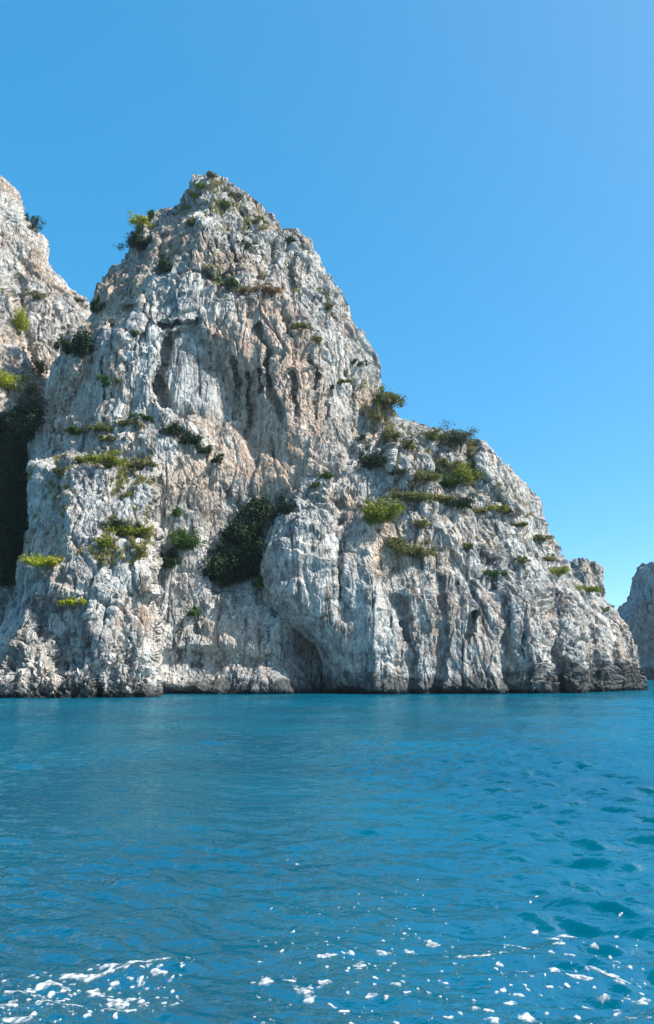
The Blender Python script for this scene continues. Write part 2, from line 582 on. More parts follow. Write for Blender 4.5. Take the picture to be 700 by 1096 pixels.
def A_depth(u, v):
    u0, v0 = u, v
    u, v = ragged(u, v, 1.7)
    y = A_d(u0, v0)
    d = poly_sd(u, v, hollow)
    soft = 8 + 55 * smooth(200, 290, u)
    y = y + 2.6 * smooth(-2, soft, d)
    y = y + 2.6 * smooth(-1, 6, poly_sd(u, v, inner))
    # cleft down the right of the hollow
    y = y + 2.0 * np.exp(-(line_d(u, v, [(276, 352), (288, 378), (290, 415), (302, 452)]) / 3.2) ** 2)
    # notch between the summit and the right shoulder
    y = y + 3.5 * np.exp(-(line_d(u, v, [(299, 252), (290, 275), (280, 300)]) / 5.5) ** 2)
    # ledge with dry grass
    y = y + 2.2 * smooth(0, 7, 318 - v) * smooth(225, 245, u) * smooth(330, 305, u)
    # left clefts
    y = y + 2.4 * np.exp(-(line_d(u, v, [(190, 225), (178, 255), (172, 290)]) / 5) ** 2)
    y = y + 1.8 * np.exp(-(line_d(u, v, [(100, 340), (98, 375), (72, 440)]) / 5) ** 2)
    y = y + 1.3 * np.exp(-(line_d(u, v, [(160, 300), (156, 345), (150, 380)]) / 3) ** 2)
    y = y + 2.0 * smooth(-1, 5, poly_sd(u, v, [(128, 326), (137, 322), (150, 330), (152, 342), (136, 340)]))
    for pts, w_, a_ in A_CRACKS:
        y = y + a_ * np.exp(-(line_d(u, v, pts) / w_) ** 2)
    # columns at lower left stand forward
    y = y - 1.8 * smooth(-2, 8, poly_sd(u, v, [(36, 450), (54, 395), (66, 392), (70, 430), (62, 500), (36, 500)]))
    return y


def A_stain(u, v, P):
    s = 0.9 * smooth(-14, 22, poly_sd(u, v, [(215, 345), (300, 300), (345, 380), (350, 520), (260, 540), (235, 470), (225, 400)]))
    s = s + 0.5 * smooth(-6, 8, poly_sd(u, v, [(150, 275), (160, 240), (205, 215), (220, 260), (190, 275)]))
    s = s + 0.6 * smooth(-5, 6, poly_sd(u, v, [(60, 400), (95, 380), (130, 365), (135, 420), (70, 480), (40, 480)]))
    s = s - 0.55 * smooth(-8, 8, poly_sd(u, v, [(195, 400), (235, 380), (255, 480), (225, 470)]))
    return np.clip(s, 0, 0.85)


def A_rough(u, v):
    r = 0.82 - 0.50 * smooth(0, 26, poly_sd(u, v, [(160, 350), (215, 335), (285, 380), (345, 450), (350, 545), (240, 545), (200, 460), (165, 445)]))
    r = r - 0.28 * smooth(-4, 16, poly_sd(u, v, [(80, 370), (115, 310), (165, 300), (175, 350), (165, 440), (60, 450)]))
    return r


peak = body('peak', M_ROCK, None, 188, 772, A_left, A_right, A_depth, 14, stain=A_stain, rough=A_rough, flute=1.15, power=2.2, topround=5)

# ---- lower left mass with the sunlit spur
C_left = [(143, 447), (120, 455), (105, 459), (84, 470), (60, 490), (36, 500), (34, 520), (36, 535), (33, 552), (27, 592), (17, 608), (14, 627), (9, 645), (2, 668), (-10, 690), (-26, 720), (-34, 772)]
C_right = [(156, 447), (186, 457), (215, 475), (243, 494), (260, 525), (285, 545), (325, 556), (352, 570), (372, 640), (380, 772)]
C_d = Depth([(150, 450, 101.5), (100, 480, 101), (200, 480, 102.5), (240, 510, 103),
             (182, 520, 101), (230, 550, 102.5), (280, 560, 104), (330, 570, 105),
             (100, 600, 99), (178, 600, 99.5), (230, 610, 101), (290, 620, 103), (350, 620, 105),
             (100, 690, 97), (178, 690, 97), (240, 680, 97.5), (300, 690, 98.5), (345, 700, 101),
             (100, 746, 95), (172, 746, 95), (250, 746, 95), (310, 746, 96), (350, 746, 99),
             (100, 770, 94), (250, 770, 94), (350, 770, 98)])
S_d = Depth([(60, 480, 95), (100, 490, 95.5), (155, 495, 98), (40, 520, 92), (100, 520, 92.5), (160, 520, 95),
             (30, 600, 86), (90, 600, 87), (160, 600, 90), (0, 680, 82.5), (60, 680, 83.5), (110, 680, 84.5), (165, 680, 87),
             (-30, 746, 79.5), (50, 746, 80.5), (110, 746, 81.5), (165, 746, 83.5), (-30, 770, 78), (165, 770, 82.5)])


def C_depth(u, v):
    u0, v0 = u, v
    u, v = ragged(u, v, 5.2)
    edge_u = 163 + 3.0 * np.sin(v / 13.0) + 2.0 * np.sin(v / 5.3 + 1)
    k = smooth(edge_u + 9, edge_u - 5, u) * smooth(484, 502, v)
    y = C_d(u, v) * (1 - k) + np.minimum(S_d(u, v), C_d(u, v)) * k
    # gully with trees
    y = y + 3.0 * smooth(-4, 18, poly_sd(u, v, [(300, 535), (262, 545), (238, 590), (218, 612), (228, 640), (250, 640), (285, 610), (330, 580)]))
    # ledges on the spur
    y = y + 1.6 * smooth(-2, 5, poly_sd(u, v, [(105, 560), (125, 558), (150, 562), (160, 585), (120, 575), (108, 590)]))
    y = y - 0.8 * smooth(-8, 14, poly_sd(u, v, [(122, 572), (150, 570), (165, 600), (160, 640), (125, 620)]))
    y = y + 1.8 * smooth(0, 8, 606 - v) * smooth(75, 60, u)
    # cleft between the two pitted knobs at the foot
    y = y + 3.2 * np.exp(-(line_d(u, v, [(97, 680), (100, 705), (107, 745)]) / 3.6) ** 2)
    y = y + 2.0 * np.exp(-(line_d(u, v, [(14, 715), (17, 748)]) / 3.5) ** 2)
    y = y + 2.2 * smooth(-4, 10, poly_sd(u, v, [(28, 640), (95, 640), (96, 690), (88, 715), (62, 715), (42, 690)]))
    y = y + 4.2 * smooth(-6, 30, poly_sd(u, v, [(286, 684), (318, 664), (365, 680), (378, 756), (312, 756), (300, 720)]))
    # undercut at the waterline of the recess
    y = y + 1.0 * smooth(738, 744, v) * smooth(165, 180, u)
    y = y + 1.6 * smooth(733, 706, v) * smooth(165, 180, u) * smooth(690, 706, v)
    return y


def C_pit(u, v, P):
    m = smooth(690, 720, v + 10 * np.sin(u / 9.0) + 14 * np.exp(-((u - 140) / 22) ** 2) + 16 * np.exp(-((u - 20) / 14) ** 2)) * smooth(163, 146, u)
    m = m + 0.06 * smooth(705, 720, v) * smooth(176, 195, u)
    return np.clip(m, 0, 1) * (u > -5000)


def C_stain(u, v, P):
    s = 0.55 * smooth(-6, 10, poly_sd(u, v, [(210, 665), (275, 660), (285, 720), (220, 720)]))
    s = s + 0.35 * smooth(-6, 10, poly_sd(u, v, [(120, 640), (160, 620), (165, 670), (125, 700)]))
    return s


def C_rough(u, v):
    return 0.72 - 0.32 * smooth(166, 190, u) * smooth(500, 560, v)


spur = body('spur', M_ROCK, None, 447, 772, C_left, C_right, C_depth, 9, stain=C_stain, rough=C_rough, pit=C_pit, thick=14, power=2.4, flute=0.8)

# ---- right buttress and shoulder
B_left = [(402, 424), (392, 440), (388, 460), (380, 480), (345, 503), (318, 520), (301, 540), (291, 560), (285, 580), (284, 605), (288, 632), (300, 655), (322, 676), (336, 690), (344, 710), (347, 735), (350, 772)]
B_right = [(408, 424), (428, 448), (455, 454), (470, 464), (484, 466), (500, 474), (514, 471), (530, 486), (550, 510), (571, 541), (590, 584), (606, 600), (616, 618), (640, 634), (660, 651), (671, 671), (683, 696), (692, 720), (695, 736), (699, 772)]
B_d = Depth([(405, 426, 113.5), (430, 452, 114), (490, 470, 117), (520, 478, 117), (395, 470, 109.5), (440, 490, 110), (490, 500, 112.5), (540, 510, 116),
             (340, 515, 102), (400, 510, 105), (450, 530, 106), (510, 540, 109), (565, 545, 115),
             (300, 550, 98), (350, 560, 98.5), (410, 565, 101), (470, 570, 102.5), (530, 580, 106.5), (585, 590, 113.5),
             (288, 600, 95.5), (340, 620, 96.0), (410, 630, 97.5), (480, 640, 98.5), (550, 640, 101.5), (610, 630, 111), (645, 645, 115.5),
             (300, 650, 95.0), (330, 690, 95.5), (380, 690, 96), (450, 700, 96.5), (520, 700, 97), (580, 700, 99.5), (630, 690, 106), (670, 690, 114),
             (348, 745, 96.5), (400, 745, 95.5), (480, 745, 95.5), (560, 745, 97), (610, 744, 100), (650, 742, 106), (692, 738, 117),
             (350, 770, 97), (480, 770, 94), (610, 770, 98), (695, 770, 114)])


def B_depth(u, v):
    u0, v0 = u, v
    u, v = ragged(u, v, 9.4)
    y = B_d(u0, v0)
    # deep gullies down the face
    for pts, w, a in (([(425, 640), (436, 690), (440, 745)], 6, 1.6), ([(520, 600), (540, 660), (548, 745)], 7, 1.8),
                      ([(588, 640), (592, 690), (600, 745)], 7, 2.2), ([(365, 540), (362, 600), (368, 660)], 7, 1.4),
                      ([(470, 620), (474, 660), (470, 745)], 5, 1.3), ([(508, 655), (502, 680)], 2.2, 1.6), ([(628, 660), (634, 700), (640, 742)], 6, 1.8),
                      ([(640, 645), (655, 690), (668, 738)], 6, 1.6)):
        y = y + a * np.exp(-(line_d(u, v, pts) / w) ** 2)
    # ribs
    for pts, w, a in (([(395, 570), (398, 640), (405, 745)], 12, 1.2), ([(560, 590), (572, 650), (575, 745)], 13, 1.4), ([(610, 640), (616, 690), (620, 742)], 8, 1.3)):
        y = y - a * np.exp(-(line_d(u, v, pts) / w) ** 2)
    # crag block on the shoulder and the tall block beside the saddle
    y = y - 3.5 * smooth(-3, 6, poly_sd(u, v, [(505, 470), (530, 486), (548, 510), (562, 545), (545, 550), (525, 520), (508, 500)]))
    y = y - 3.0 * smooth(-2, 5, poly_sd(u, v, [(412, 460), (440, 455), (462, 470), (468, 500), (440, 512), (415, 500)]))
    y = y - 2.2 * smooth(-2, 5, poly_sd(u, v, [(465, 485), (480, 480), (496, 495), (480, 505), (466, 500)]))
    # undercut
    y = y + 1.4 * smooth(736, 743, v)
    return y


def B_stain(u, v, P):
    s = 0
    for c in (360, 378, 432, 478, 565):
        s = s + 0.55 * np.exp(-((u - c - 4 * np.sin(v / 17)) / 7) ** 2) * smooth(610, 690, v) * (0.5 + 0.5 * np.sin(v / 23 + c))
    return np.clip(s, 0, 0.7)


def B_pit(u, v, P):
    return 0.55 * smooth(700, 725, v + 8 * np.sin(u / 13)) * smooth(525, 560, u) * (u > -5000)


def B_rough(u, v):
    r = 0.80 - 0.36 * smooth(-10, 25, poly_sd(u, v, [(280, 570), (400, 560), (440, 620), (440, 750), (300, 750), (280, 640)]))
    return r - 0.22 * smooth(-10, 25, poly_sd(u, v, [(440, 610), (560, 620), (570, 750), (440, 750)]))


buttress = body('buttress', M_ROCK, None, 424, 772, B_left, B_right, B_depth, 6, stain=B_stain, rough=B_rough, pit=B_pit, thick=20, power=2.3, flute=1.0, topround=3)
for o in (peak, spur, buttress):
    o.parent = headland
    o.matrix_parent_inverse.translation = headland_inv
spur['label'] = 'sunlit pitted lower left spur in front of the peak'
buttress['label'] = 'right shoulder with vegetated shelf and long slope to the sea'

# ---- cliff at the left edge
D_left = [(-190, 100), (-200, 760)]
D_right = [(-62, 100), (-30, 150), (0, 186), (19, 204), (25, 230), (34, 240), (47, 258), (57, 290), (77, 312), (95, 320), (99, 334), (120, 380), (140, 470), (150, 770)]
D_d = Depth([(-150, 100, 175), (0, 190, 160), (40, 260, 156), (90, 330, 152), (-150, 300, 140), (-50, 250, 150), (30, 350, 147), (60, 400, 146),
             (0, 420, 132), (-60, 420, 128), (-150, 500, 118), (-60, 540, 116), (20, 520, 121), (60, 520, 132), (0, 640, 109), (60, 640, 118), (-150, 700, 104), (0, 745, 103), (80, 745, 110), (140, 600, 128), (140, 745, 120), (-190, 745, 100), (140, 400, 160)])


def D_depth(u, v):
    y = D_d(u, v)
    y = y - 12 * smooth(-4, 5, poly_sd(u, v, [(-220, 215), (-5, 285), (8, 300), (18, 335), (22, 370), (34, 410), (20, 440), (-220, 520)]))
    y = y + 3.0 * np.exp(-(line_d(u, v, [(22, 300), (26, 350), (40, 400)]) / 5) ** 2)
    return y


left_cliff = body('sea_cliff', M_ROCK, None, 100, 772, D_left, D_right, D_depth, 16, step=0.95, scale=1.1, power=2.3)
tag(left_cliff, 'pale limestone cliff at the left edge behind the crag, its foot in black shade', 'cliff')

# ---- distant stack and pinnacle on the right
E_left = [(712, 596), (700, 605), (690, 607), (684, 616), (680, 624), (674, 637), (668, 645), (663, 652), (655, 668), (652, 700), (650, 745)]
E_right = [(735, 596), (760, 610), (800, 640), (830, 690), (850, 745)]
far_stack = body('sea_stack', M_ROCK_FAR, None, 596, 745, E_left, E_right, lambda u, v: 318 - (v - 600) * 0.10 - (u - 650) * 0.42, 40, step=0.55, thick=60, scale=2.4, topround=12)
tag(far_stack, 'hazy blue rock stack out at sea at the right edge, beyond the slope', 'sea stack')
F_left = [(609, 603), (600, 640), (595, 745)]
F_right = [(638, 603), (644, 609), (646, 622), (647, 640), (650, 745)]
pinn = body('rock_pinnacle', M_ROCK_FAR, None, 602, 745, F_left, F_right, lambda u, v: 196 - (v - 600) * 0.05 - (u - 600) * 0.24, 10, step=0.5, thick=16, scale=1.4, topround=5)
tag(pinn, 'small flat-topped grey rock peeping over the right slope', 'rock')

# ------------------------------------------------------------------ sea
def waves(x, y, spacing):
    r2 = np.random.default_rng(5)
    h = np.zeros_like(x)
    n = 110
    lam = np.exp(r2.uniform(np.log(0.17), np.log(1.9), n))
    ang = math.radians(248) + r2.normal(0, 0.40, n)
    ph = r2.uniform(0, 2 * np.pi, n)
    gx = 0.25 * np.sin(x * 0.31 + y * 0.17) + 0.3 * np.sin(y * 0.43 - x * 0.12)
    for k in range(n):
        kk = 2 * np.pi / lam[k]
        amp = 0.0060 * lam[k] ** 0.80 / (1 + 0.45 * lam[k] ** 2)
        fade = smooth(2.0, 4.0, lam[k] / spacing)
        arg = kk * (np.cos(ang[k]) * (x + gx) + np.sin(ang[k]) * (y + 0.6 * gx)) + ph[k]
        s = np.sin(arg)
        h = h + amp * fade * (2.6 * np.abs((s + 1) / 2) ** 1.9 - 1.0)
    return h


def calm(x, y):
    p = np.stack([x * 0.075, y * 0.045, 0 * x + 2.2], 1)
    m = 0.55 + 0.9 * smooth(-0.35, 0.4, fbm(p, 3))
    right = smooth(-0.15, 0.35, x / np.maximum(y, 4))
    return m * (0.55 + 0.62 * right) * (0.66 + 0.55 * smooth(6, 14, np.hypot(x, y)))


rr = np.concatenate([np.exp(np.arange(math.log(1.5), math.log(135), 0.0045)), np.geomspace(137, 5000, 50)])
half = math.radians(31)
aa = np.concatenate([np.linspace(-math.pi, -half, 90)[:-1], np.linspace(-half, half, 1150), np.linspace(half, math.pi, 90)[1:-1]])
RR, AA = np.meshgrid(rr, aa, indexing='ij')
X, Yw = RR * np.sin(AA), RR * np.cos(AA)
xf, yf, rf = X.ravel(), Yw.ravel(), RR.ravel()
spc = np.maximum(rf * 0.0045, 0.012)
out_of_view = np.abs(AA.ravel()) > half
spc = np.where(out_of_view, np.maximum(spc, rf * 0.035), spc)


def sea_height(x, y, spacing):
    return waves(x, y, spacing) * calm(x, y)


zf = sea_height(xf, yf, spc) * (1 - smooth(100, 135, rf))
sv = np.stack([xf, yf, zf], 1)
nr_, na_ = RR.shape
idx = np.arange(nr_ * na_).reshape(nr_, na_)
a, b = idx[:-1], idx[1:]
sq = np.stack([a, b, np.roll(b, -1, 1), np.roll(a, -1, 1)], -1).reshape(-1, 4)
tw = NT('sea_water')
geo = tw.n('ShaderNodeNewGeometry')
pos = geo.outputs['Position']
big = tw.noise(pos, 0.10, 3, 0.5)
c = tw.mix(tw.range(big, 0.35, 0.65), (0.0, 0.054, 0.092), (0.0, 0.079, 0.126))
up = tw.n('ShaderNodeCombineXYZ')
up.inputs[2].default_value = 1.0
df = tw.n('ShaderNodeBsdfDiffuse')          # light welling up from the depth: the same whatever way a ripple leans
tw.set(df, 'Color', c)
tw.set(df, 'Normal', up.outputs[0])
bs = tw.n('ShaderNodeBsdfGlossy')
bs.inputs['Roughness'].default_value = 0.05
bs.inputs['Color'].default_value = (0.70, 0.95, 1.0, 1)
fr = tw.n('ShaderNodeFresnel')
fr.inputs['IOR'].default_value = 1.333
bn = tw.noise(tw.mapping(pos, (1.0, 1.6, 1.0)), 1.1, 4, 0.5)
bn2 = tw.noise(tw.mapping(pos, (1.0, 1.5, 1.0)), 6.5, 3, 0.55)
bp = tw.n('ShaderNodeBump')
bp.inputs['Strength'].default_value = 0.5
bp.inputs['Distance'].default_value = 0.19
tw.set(bp, 'Height', tw.mul(bn, tw.mul(bn2, 0.26), 'ADD'))
tw.set(bs, 'Normal', bp.outputs[0])
tw.set(fr, 'Normal', bp.outputs[0])
mxw = tw.n('ShaderNodeMixShader')
tw.set(mxw, 0, tw.mul(tw.mul(fr.outputs[0], 1.3, 'POWER'), 0.32))
tw.t.links.new(df.outputs[0], mxw.inputs[1])
tw.t.links.new(bs.outputs[0], mxw.inputs[2])
tw.t.links.new(mxw.outputs[0], tw.out.inputs[0])
sea = mesh_from('sea', sv, sq, tw.m, None, True)
tag(sea, kind='structure')

# ------------------------------------------------------------------ foam
def sea_point(u, v):
    d = ray_dir(u, v)
    t = -CAMH / d.z
    return d.x * t, d.y * t


foam_seeds = []   # x, y, sx, sy, rot, weight


def fo(u, v, w, h, rot=0.0):
    x, y = sea_point(u, v)
    x2, _ = sea_point(u + w / 2, v)
    _, y2 = sea_point(u, v - h / 2)
    foam_seeds.append((x, y, max(abs(x2 - x) * 1.1, 0.007), max(abs(y2 - y) * 0.74, 0.008), rot))


def streak(pts, w, jitter=1.5, gap=0.0):
    for (a0, b0), (a1, b1) in zip(pts[:-1], pts[1:]):
        n = max(2, int(math.hypot(a1 - a0, b1 - b0) / 3))
        for k in range(n):
            if random.random() < gap:
                continue
            t = k / n
            fo(a0 + (a1 - a0) * t + random.gauss(0, jitter), b0 + (b1 - b0) * t + random.gauss(0, jitter * 0.4), w * random.uniform(0.7, 1.5), w * random.uniform(0.35, 0.7))


for q in ((83, 1044, 24, 9), (102, 1043, 9, 6), (118, 1035, 14, 5), (152, 1032, 14, 5), (171, 1043, 15, 6), (101, 1057, 9, 8), (110, 1060, 9, 4), (124, 1071, 17, 9), (121, 1083, 11, 7), (121, 1093, 6, 8),
          (142, 1065, 10, 4), (46, 1055, 13, 5), (58, 1053, 8, 4), (20, 1065, 9, 4), (68, 1056, 7, 3), (15, 1093, 20, 6), (5, 1079, 12, 3), (82, 1076, 13, 4), (93, 1094, 8, 6), (123, 1048, 8, 4), (150, 1048, 6, 4),
          (285, 1050, 11, 8), (310, 1047, 8, 5), (327, 1062, 11, 10), (331, 1071, 11, 7), (345, 1025, 14, 4), (355, 1022, 10, 3), (375, 1020, 10, 3), (384, 1035, 8, 6), (409, 1018, 14, 5), (436, 1016, 9, 4), (464, 1011, 14, 6), (458, 1007, 5, 5),
          (495, 1024, 12, 4), (515, 1026, 20, 4), (535, 1034, 7, 4), (561, 1041, 8, 4), (545, 1071, 12, 5), (563, 1084, 11, 9), (570, 1088, 9, 5), (592, 1042, 8, 7), (617, 1048, 20, 5), (625, 1050, 14, 3), (607, 1000, 18, 3), (593, 1003, 10, 3),
          (598, 1012, 9, 4), (593, 1020, 7, 4), (608, 1024, 8, 5), (628, 1072, 11, 8), (646, 1066, 10, 5), (655, 1046, 16, 3, ), (668, 1052, 14, 3), (685, 1070, 22, 4), (618, 1083, 7, 5), (525, 1092, 12, 5), (480, 1088, 8, 5), (420, 1094, 6, 4),
          (575, 997, 7, 5), (561, 1018, 5, 4), (542, 1022, 7, 3), (636, 1016, 7, 3), (660, 1079, 6, 4), (678, 1094, 12, 5), (346, 1050, 5, 4), (352, 1037, 5, 3), (400, 1048, 6, 3), (425, 1056, 6, 5), (398, 1069, 9, 3), (366, 1082, 7, 4), (356, 1076, 5, 4), (508, 1079, 8, 5)):
    fo(*q[:4])
streak([(108, 1042), (135, 1037), (160, 1030), (180, 1028)], 4, 0.9, 0.2)
streak([(25, 1093), (45, 1083), (62, 1070), (70, 1068)], 4, 0.8, 0.1)
streak([(0, 1082), (30, 1060), (60, 1048)], 4, 3.5, 0.5)
streak([(635, 1042), (655, 1048), (672, 1055)], 5, 0.8, 0.1)
for k in range(560):
    z = random.random()
    if z < 0.4:
        u, v = random.uniform(0, 210), 1068 - random.uniform(-25, 35)
        v -= (u - 100) * 0.12
    else:
        u = random.uniform(270, 700)
        v = random.gauss(1038, 36)
    if v > 965:
        w = random.choice((1.6, 2.0, 2.4, 2.8, 3.6, 5.0)) * (0.6 + 0.5 * smooth(960, 1090, v))
        fo(u, v, w, w * 0.65)
for k in range(26):
    fo(random.uniform(360, 470), random.gauss(975, 18), 1.6, 1.2)
for u, v in ((265, 872), (286, 873), (308, 919), (318, 924), (286, 833), (310, 830), (660, 842), (318, 862), (540, 933)):
    fo(u, v, 2.2, 1.3)

GX0, GX1, GY0, GY1, GS = -4.6, 4.8, 4.9, 11.8, 0.011
gx = np.arange(GX0, GX1, GS)
gy = np.arange(GY0, GY1, GS)
GXm, GYm = np.meshgrid(gx, gy)
pw = np.stack([GXm.ravel() * 5, GYm.ravel() * 4, 0 * GXm.ravel()], 1)
wx = fbm(pw, 3).reshape(GXm.shape) * 0.045
wy = fbm(pw + 40, 3).reshape(GXm.shape) * 0.03
wx = wx + fbm(pw * 3.6 + 9, 3).reshape(GXm.shape) * 0.016
wy = wy + fbm(pw * 3.6 + 70, 3).reshape(GXm.shape) * 0.014
GXw, GYw = GXm + wx, GYm + wy
field = np.zeros(GXm.shape, np.float32)
for (x, y, sx, sy, rot) in foam_seeds:
    R3 = 2.2
    i0, i1 = np.searchsorted(gx, [x - R3 * sx - 0.1, x + R3 * sx + 0.1])
    j0, j1 = np.searchsorted(gy, [y - R3 * sy - 0.12, y + R3 * sy + 0.12])
    if i1 <= i0 or j1 <= j0:
        continue
    q = ((GXw[j0:j1, i0:i1] - x) / sx) ** 2 + ((GYw[j0:j1, i0:i1] - y) / sy) ** 2
    field[j0:j1, i0:i1] += np.exp(-q * 0.9)
fine_n = fbm(np.stack([GXm.ravel() * 22, GYm.ravel() * 16, 0 * GXm.ravel() + 7], 1), 3).reshape(GXm.shape)
hole, _ = worley(np.stack([GXw.ravel() * 13, GYw.ravel() * 10, 0 * GXm.ravel() + 0.5], 1), 2)
hole = hole.reshape(GXm.shape)
field = field * (1 + 0.85 * fine_n)
web = np.clip(field, 0, 1.3) * (1.35 - 1.3 * smooth(0.08, 0.40, hole))
big = smooth(0.4, 0.9, field)
field = np.clip(field, 0, 1.3) * (1 - big * 0.75) + web * big * 0.75
TH_F = 0.22
inside = field > TH_F
# a cell is kept when any corner is inside; outside corners slide to the outline
cell = inside[:-1, :-1] | inside[1:, :-1] | inside[:-1, 1:] | inside[1:, 1:]
gyv, gxv = np.gradient(field, GS)
g2 = gxv ** 2 + gyv ** 2 + 1e-4
sh = np.where(inside, 0, np.clip((TH_F - field), 0, None) / g2)
dxs = np.clip(sh * gxv, -GS, GS)
dys = np.clip(sh * gyv, -GS, GS)
FX, FY = GXm + dxs, GYm + dys
surf = sea_height(FX.ravel(), FY.ravel(), np.maximum(np.hypot(FX, FY).ravel() * 0.0045, 0.012)).reshape(FX.shape)
FZ = surf + 0.004 + np.where(inside, 0.006 * np.clip(field - TH_F, 0, 0.5) * (1 + 0.8 * fine_n), -0.006)
nid = np.arange(FX.size).reshape(FX.shape)
cq = np.stack([nid[:-1, :-1][cell], nid[:-1, 1:][cell], nid[1:, 1:][cell], nid[1:, :-1][cell]], -1)
used, inv = np.unique(cq, return_inverse=True)
cover = smooth(TH_F - 0.1, 0.70, field.ravel()[used]) * (0.80 + 0.6 * fine_n.ravel()[used])
fv = np.stack([FX.ravel()[used], FY.ravel()[used], FZ.ravel()[used]], 1)
tf = NT('foam')
bs = tf.n('ShaderNodeBsdfPrincipled')
fg = tf.n('ShaderNodeNewGeometry')
tf.set(bs, 'Base Color', tf.mix(tf.noise(fg.outputs['Position'], 30, 3), (0.36, 0.40, 0.42), (0.56, 0.57, 0.57)))
bs.inputs['Roughness'].default_value = 0.6
cv = tf.n('ShaderNodeAttribute', attribute_name='cover')
tp = tf.n('ShaderNodeBsdfTransparent')
mxf = tf.n('ShaderNodeMixShader')
tf.t.links.new(tf.mul(cv.outputs['Fac'], 1.0, 'MULTIPLY', True), mxf.inputs[0])
tf.t.links.new(tp.outputs[0], mxf.inputs[1])
tf.t.links.new(bs.outputs[0], mxf.inputs[2])
tf.t.links.new(mxf.outputs[0], tf.out.inputs[0])
foam = mesh_from('sea_foam', fv, inv.reshape(cq.shape), tf.m, None, True, {'cover': np.clip(cover, 0, 1)})
tag(foam, 'scattered white foam flecks drifting on the near blue water', 'foam', kind='stuff')

# ------------------------------------------------------------------ plants
bpy.context.view_layer.update()
deps = bpy.context.evaluated_depsgraph_get()
ROCKS = [peak, spur, buttress, left_cliff, far_stack, pinn]
_inv = [(o, o.matrix_world.inverted()) for o in ROCKS]


def hit(u, v):
    best = None
    org = Vector((0, 0, CAMH))
    d = ray_dir(u, v)
    for o, iv in _inv:
        ok, loc, nor, _ = o.ray_cast(iv @ org, iv.to_3x3() @ d, depsgraph=deps)
        if ok:
            w = o.matrix_world @ loc
            if best is None or w.y < best[0].y:
                best = (w, (o.matrix_world.to_3x3() @ nor).normalized(), o)
    return best


def leaves(center, rad, n, size, spread=1.0, droop=0.0):
    """leaf faces gathered in uneven clumps through the crown"""
    k = max(7, int(n / 60))
    u = rng.normal(size=(k, 3))
    u /= np.linalg.norm(u, axis=1, keepdims=True)
    cl = u * (rng.random((k, 1)) ** 0.5) * rng.uniform(0.5, 1.35, (k, 1))
    cl[:, 2] = np.abs(cl[:, 2]) * 0.9 - 0.25 * rng.random(k)
    cl[:, 2] *= rng.uniform(0.55, 1.25, k)
    cr = rng.uniform(0.13, 0.40, k)
    wgt = cr ** 1.6 * rng.uniform(0.3, 1.5, k)
    which = rng.choice(k, n, p=wgt / wgt.sum())
    d = rng.normal(size=(n, 3))
    d /= np.linalg.norm(d, axis=1, keepdims=True)
    rr_ = rng.random((n, 1)) ** 0.5 * rng.uniform(0.7, 1.35, (n, 1))
    p = cl[which] + d * rr_ * cr[which][:, None] * spread
    p = p * np.array(rad) + np.array(center)
    nrm = d + rng.normal(size=(n, 3)) * 0.6 + np.array([0, 0, 0.35])
    nrm /= np.linalg.norm(nrm, axis=1, keepdims=True)
    t = np.cross(nrm, rng.normal(size=(n, 3)))
    t /= np.linalg.norm(t, axis=1, keepdims=True)
    b = np.cross(nrm, t)
    s = (size * rng.uniform(0.6, 1.4, n))[:, None]
    w = s * 0.5
    q = np.stack([p - t * s, p + b * w + nrm * s * 0.15, p + t * s, p - b * w + nrm * s * 0.15], 1)
    return q.reshape(-1, 3), np.arange(4 * n).reshape(n, 4)


def tube(pts, radii, seg=7):
    vs, fs = [], []
    pts = [np.array(p, float) for p in pts]
    for i, (p, r) in enumerate(zip(pts, radii)):
        t = pts[min(i + 1, len(pts) - 1)] - pts[max(i - 1, 0)]
        t /= np.linalg.norm(t)
        a = np.cross(t, [0.3, 0.9, 0.1])
        a /= np.linalg.norm(a)
        b = np.cross(t, a)
        for k in range(seg):
            an = 2 * math.pi * k / seg
            vs.append(p + r * (math.cos(an) * a + math.sin(an) * b))
    for i in range(len(pts) - 1):
        for k in range(seg):
            fs.append((i * seg + k, i * seg + (k + 1) % seg, (i + 1) * seg + (k + 1) % seg, (i + 1) * seg + k))
    return np.array(vs), np.array(fs)


def join(parts):
    V, Q, o = [], [], 0
    for v_, q_ in parts:
        V.append(v_)
        Q.append(q_ + o)
        o += len(v_)
    return np.concatenate(V), np.concatenate(Q)


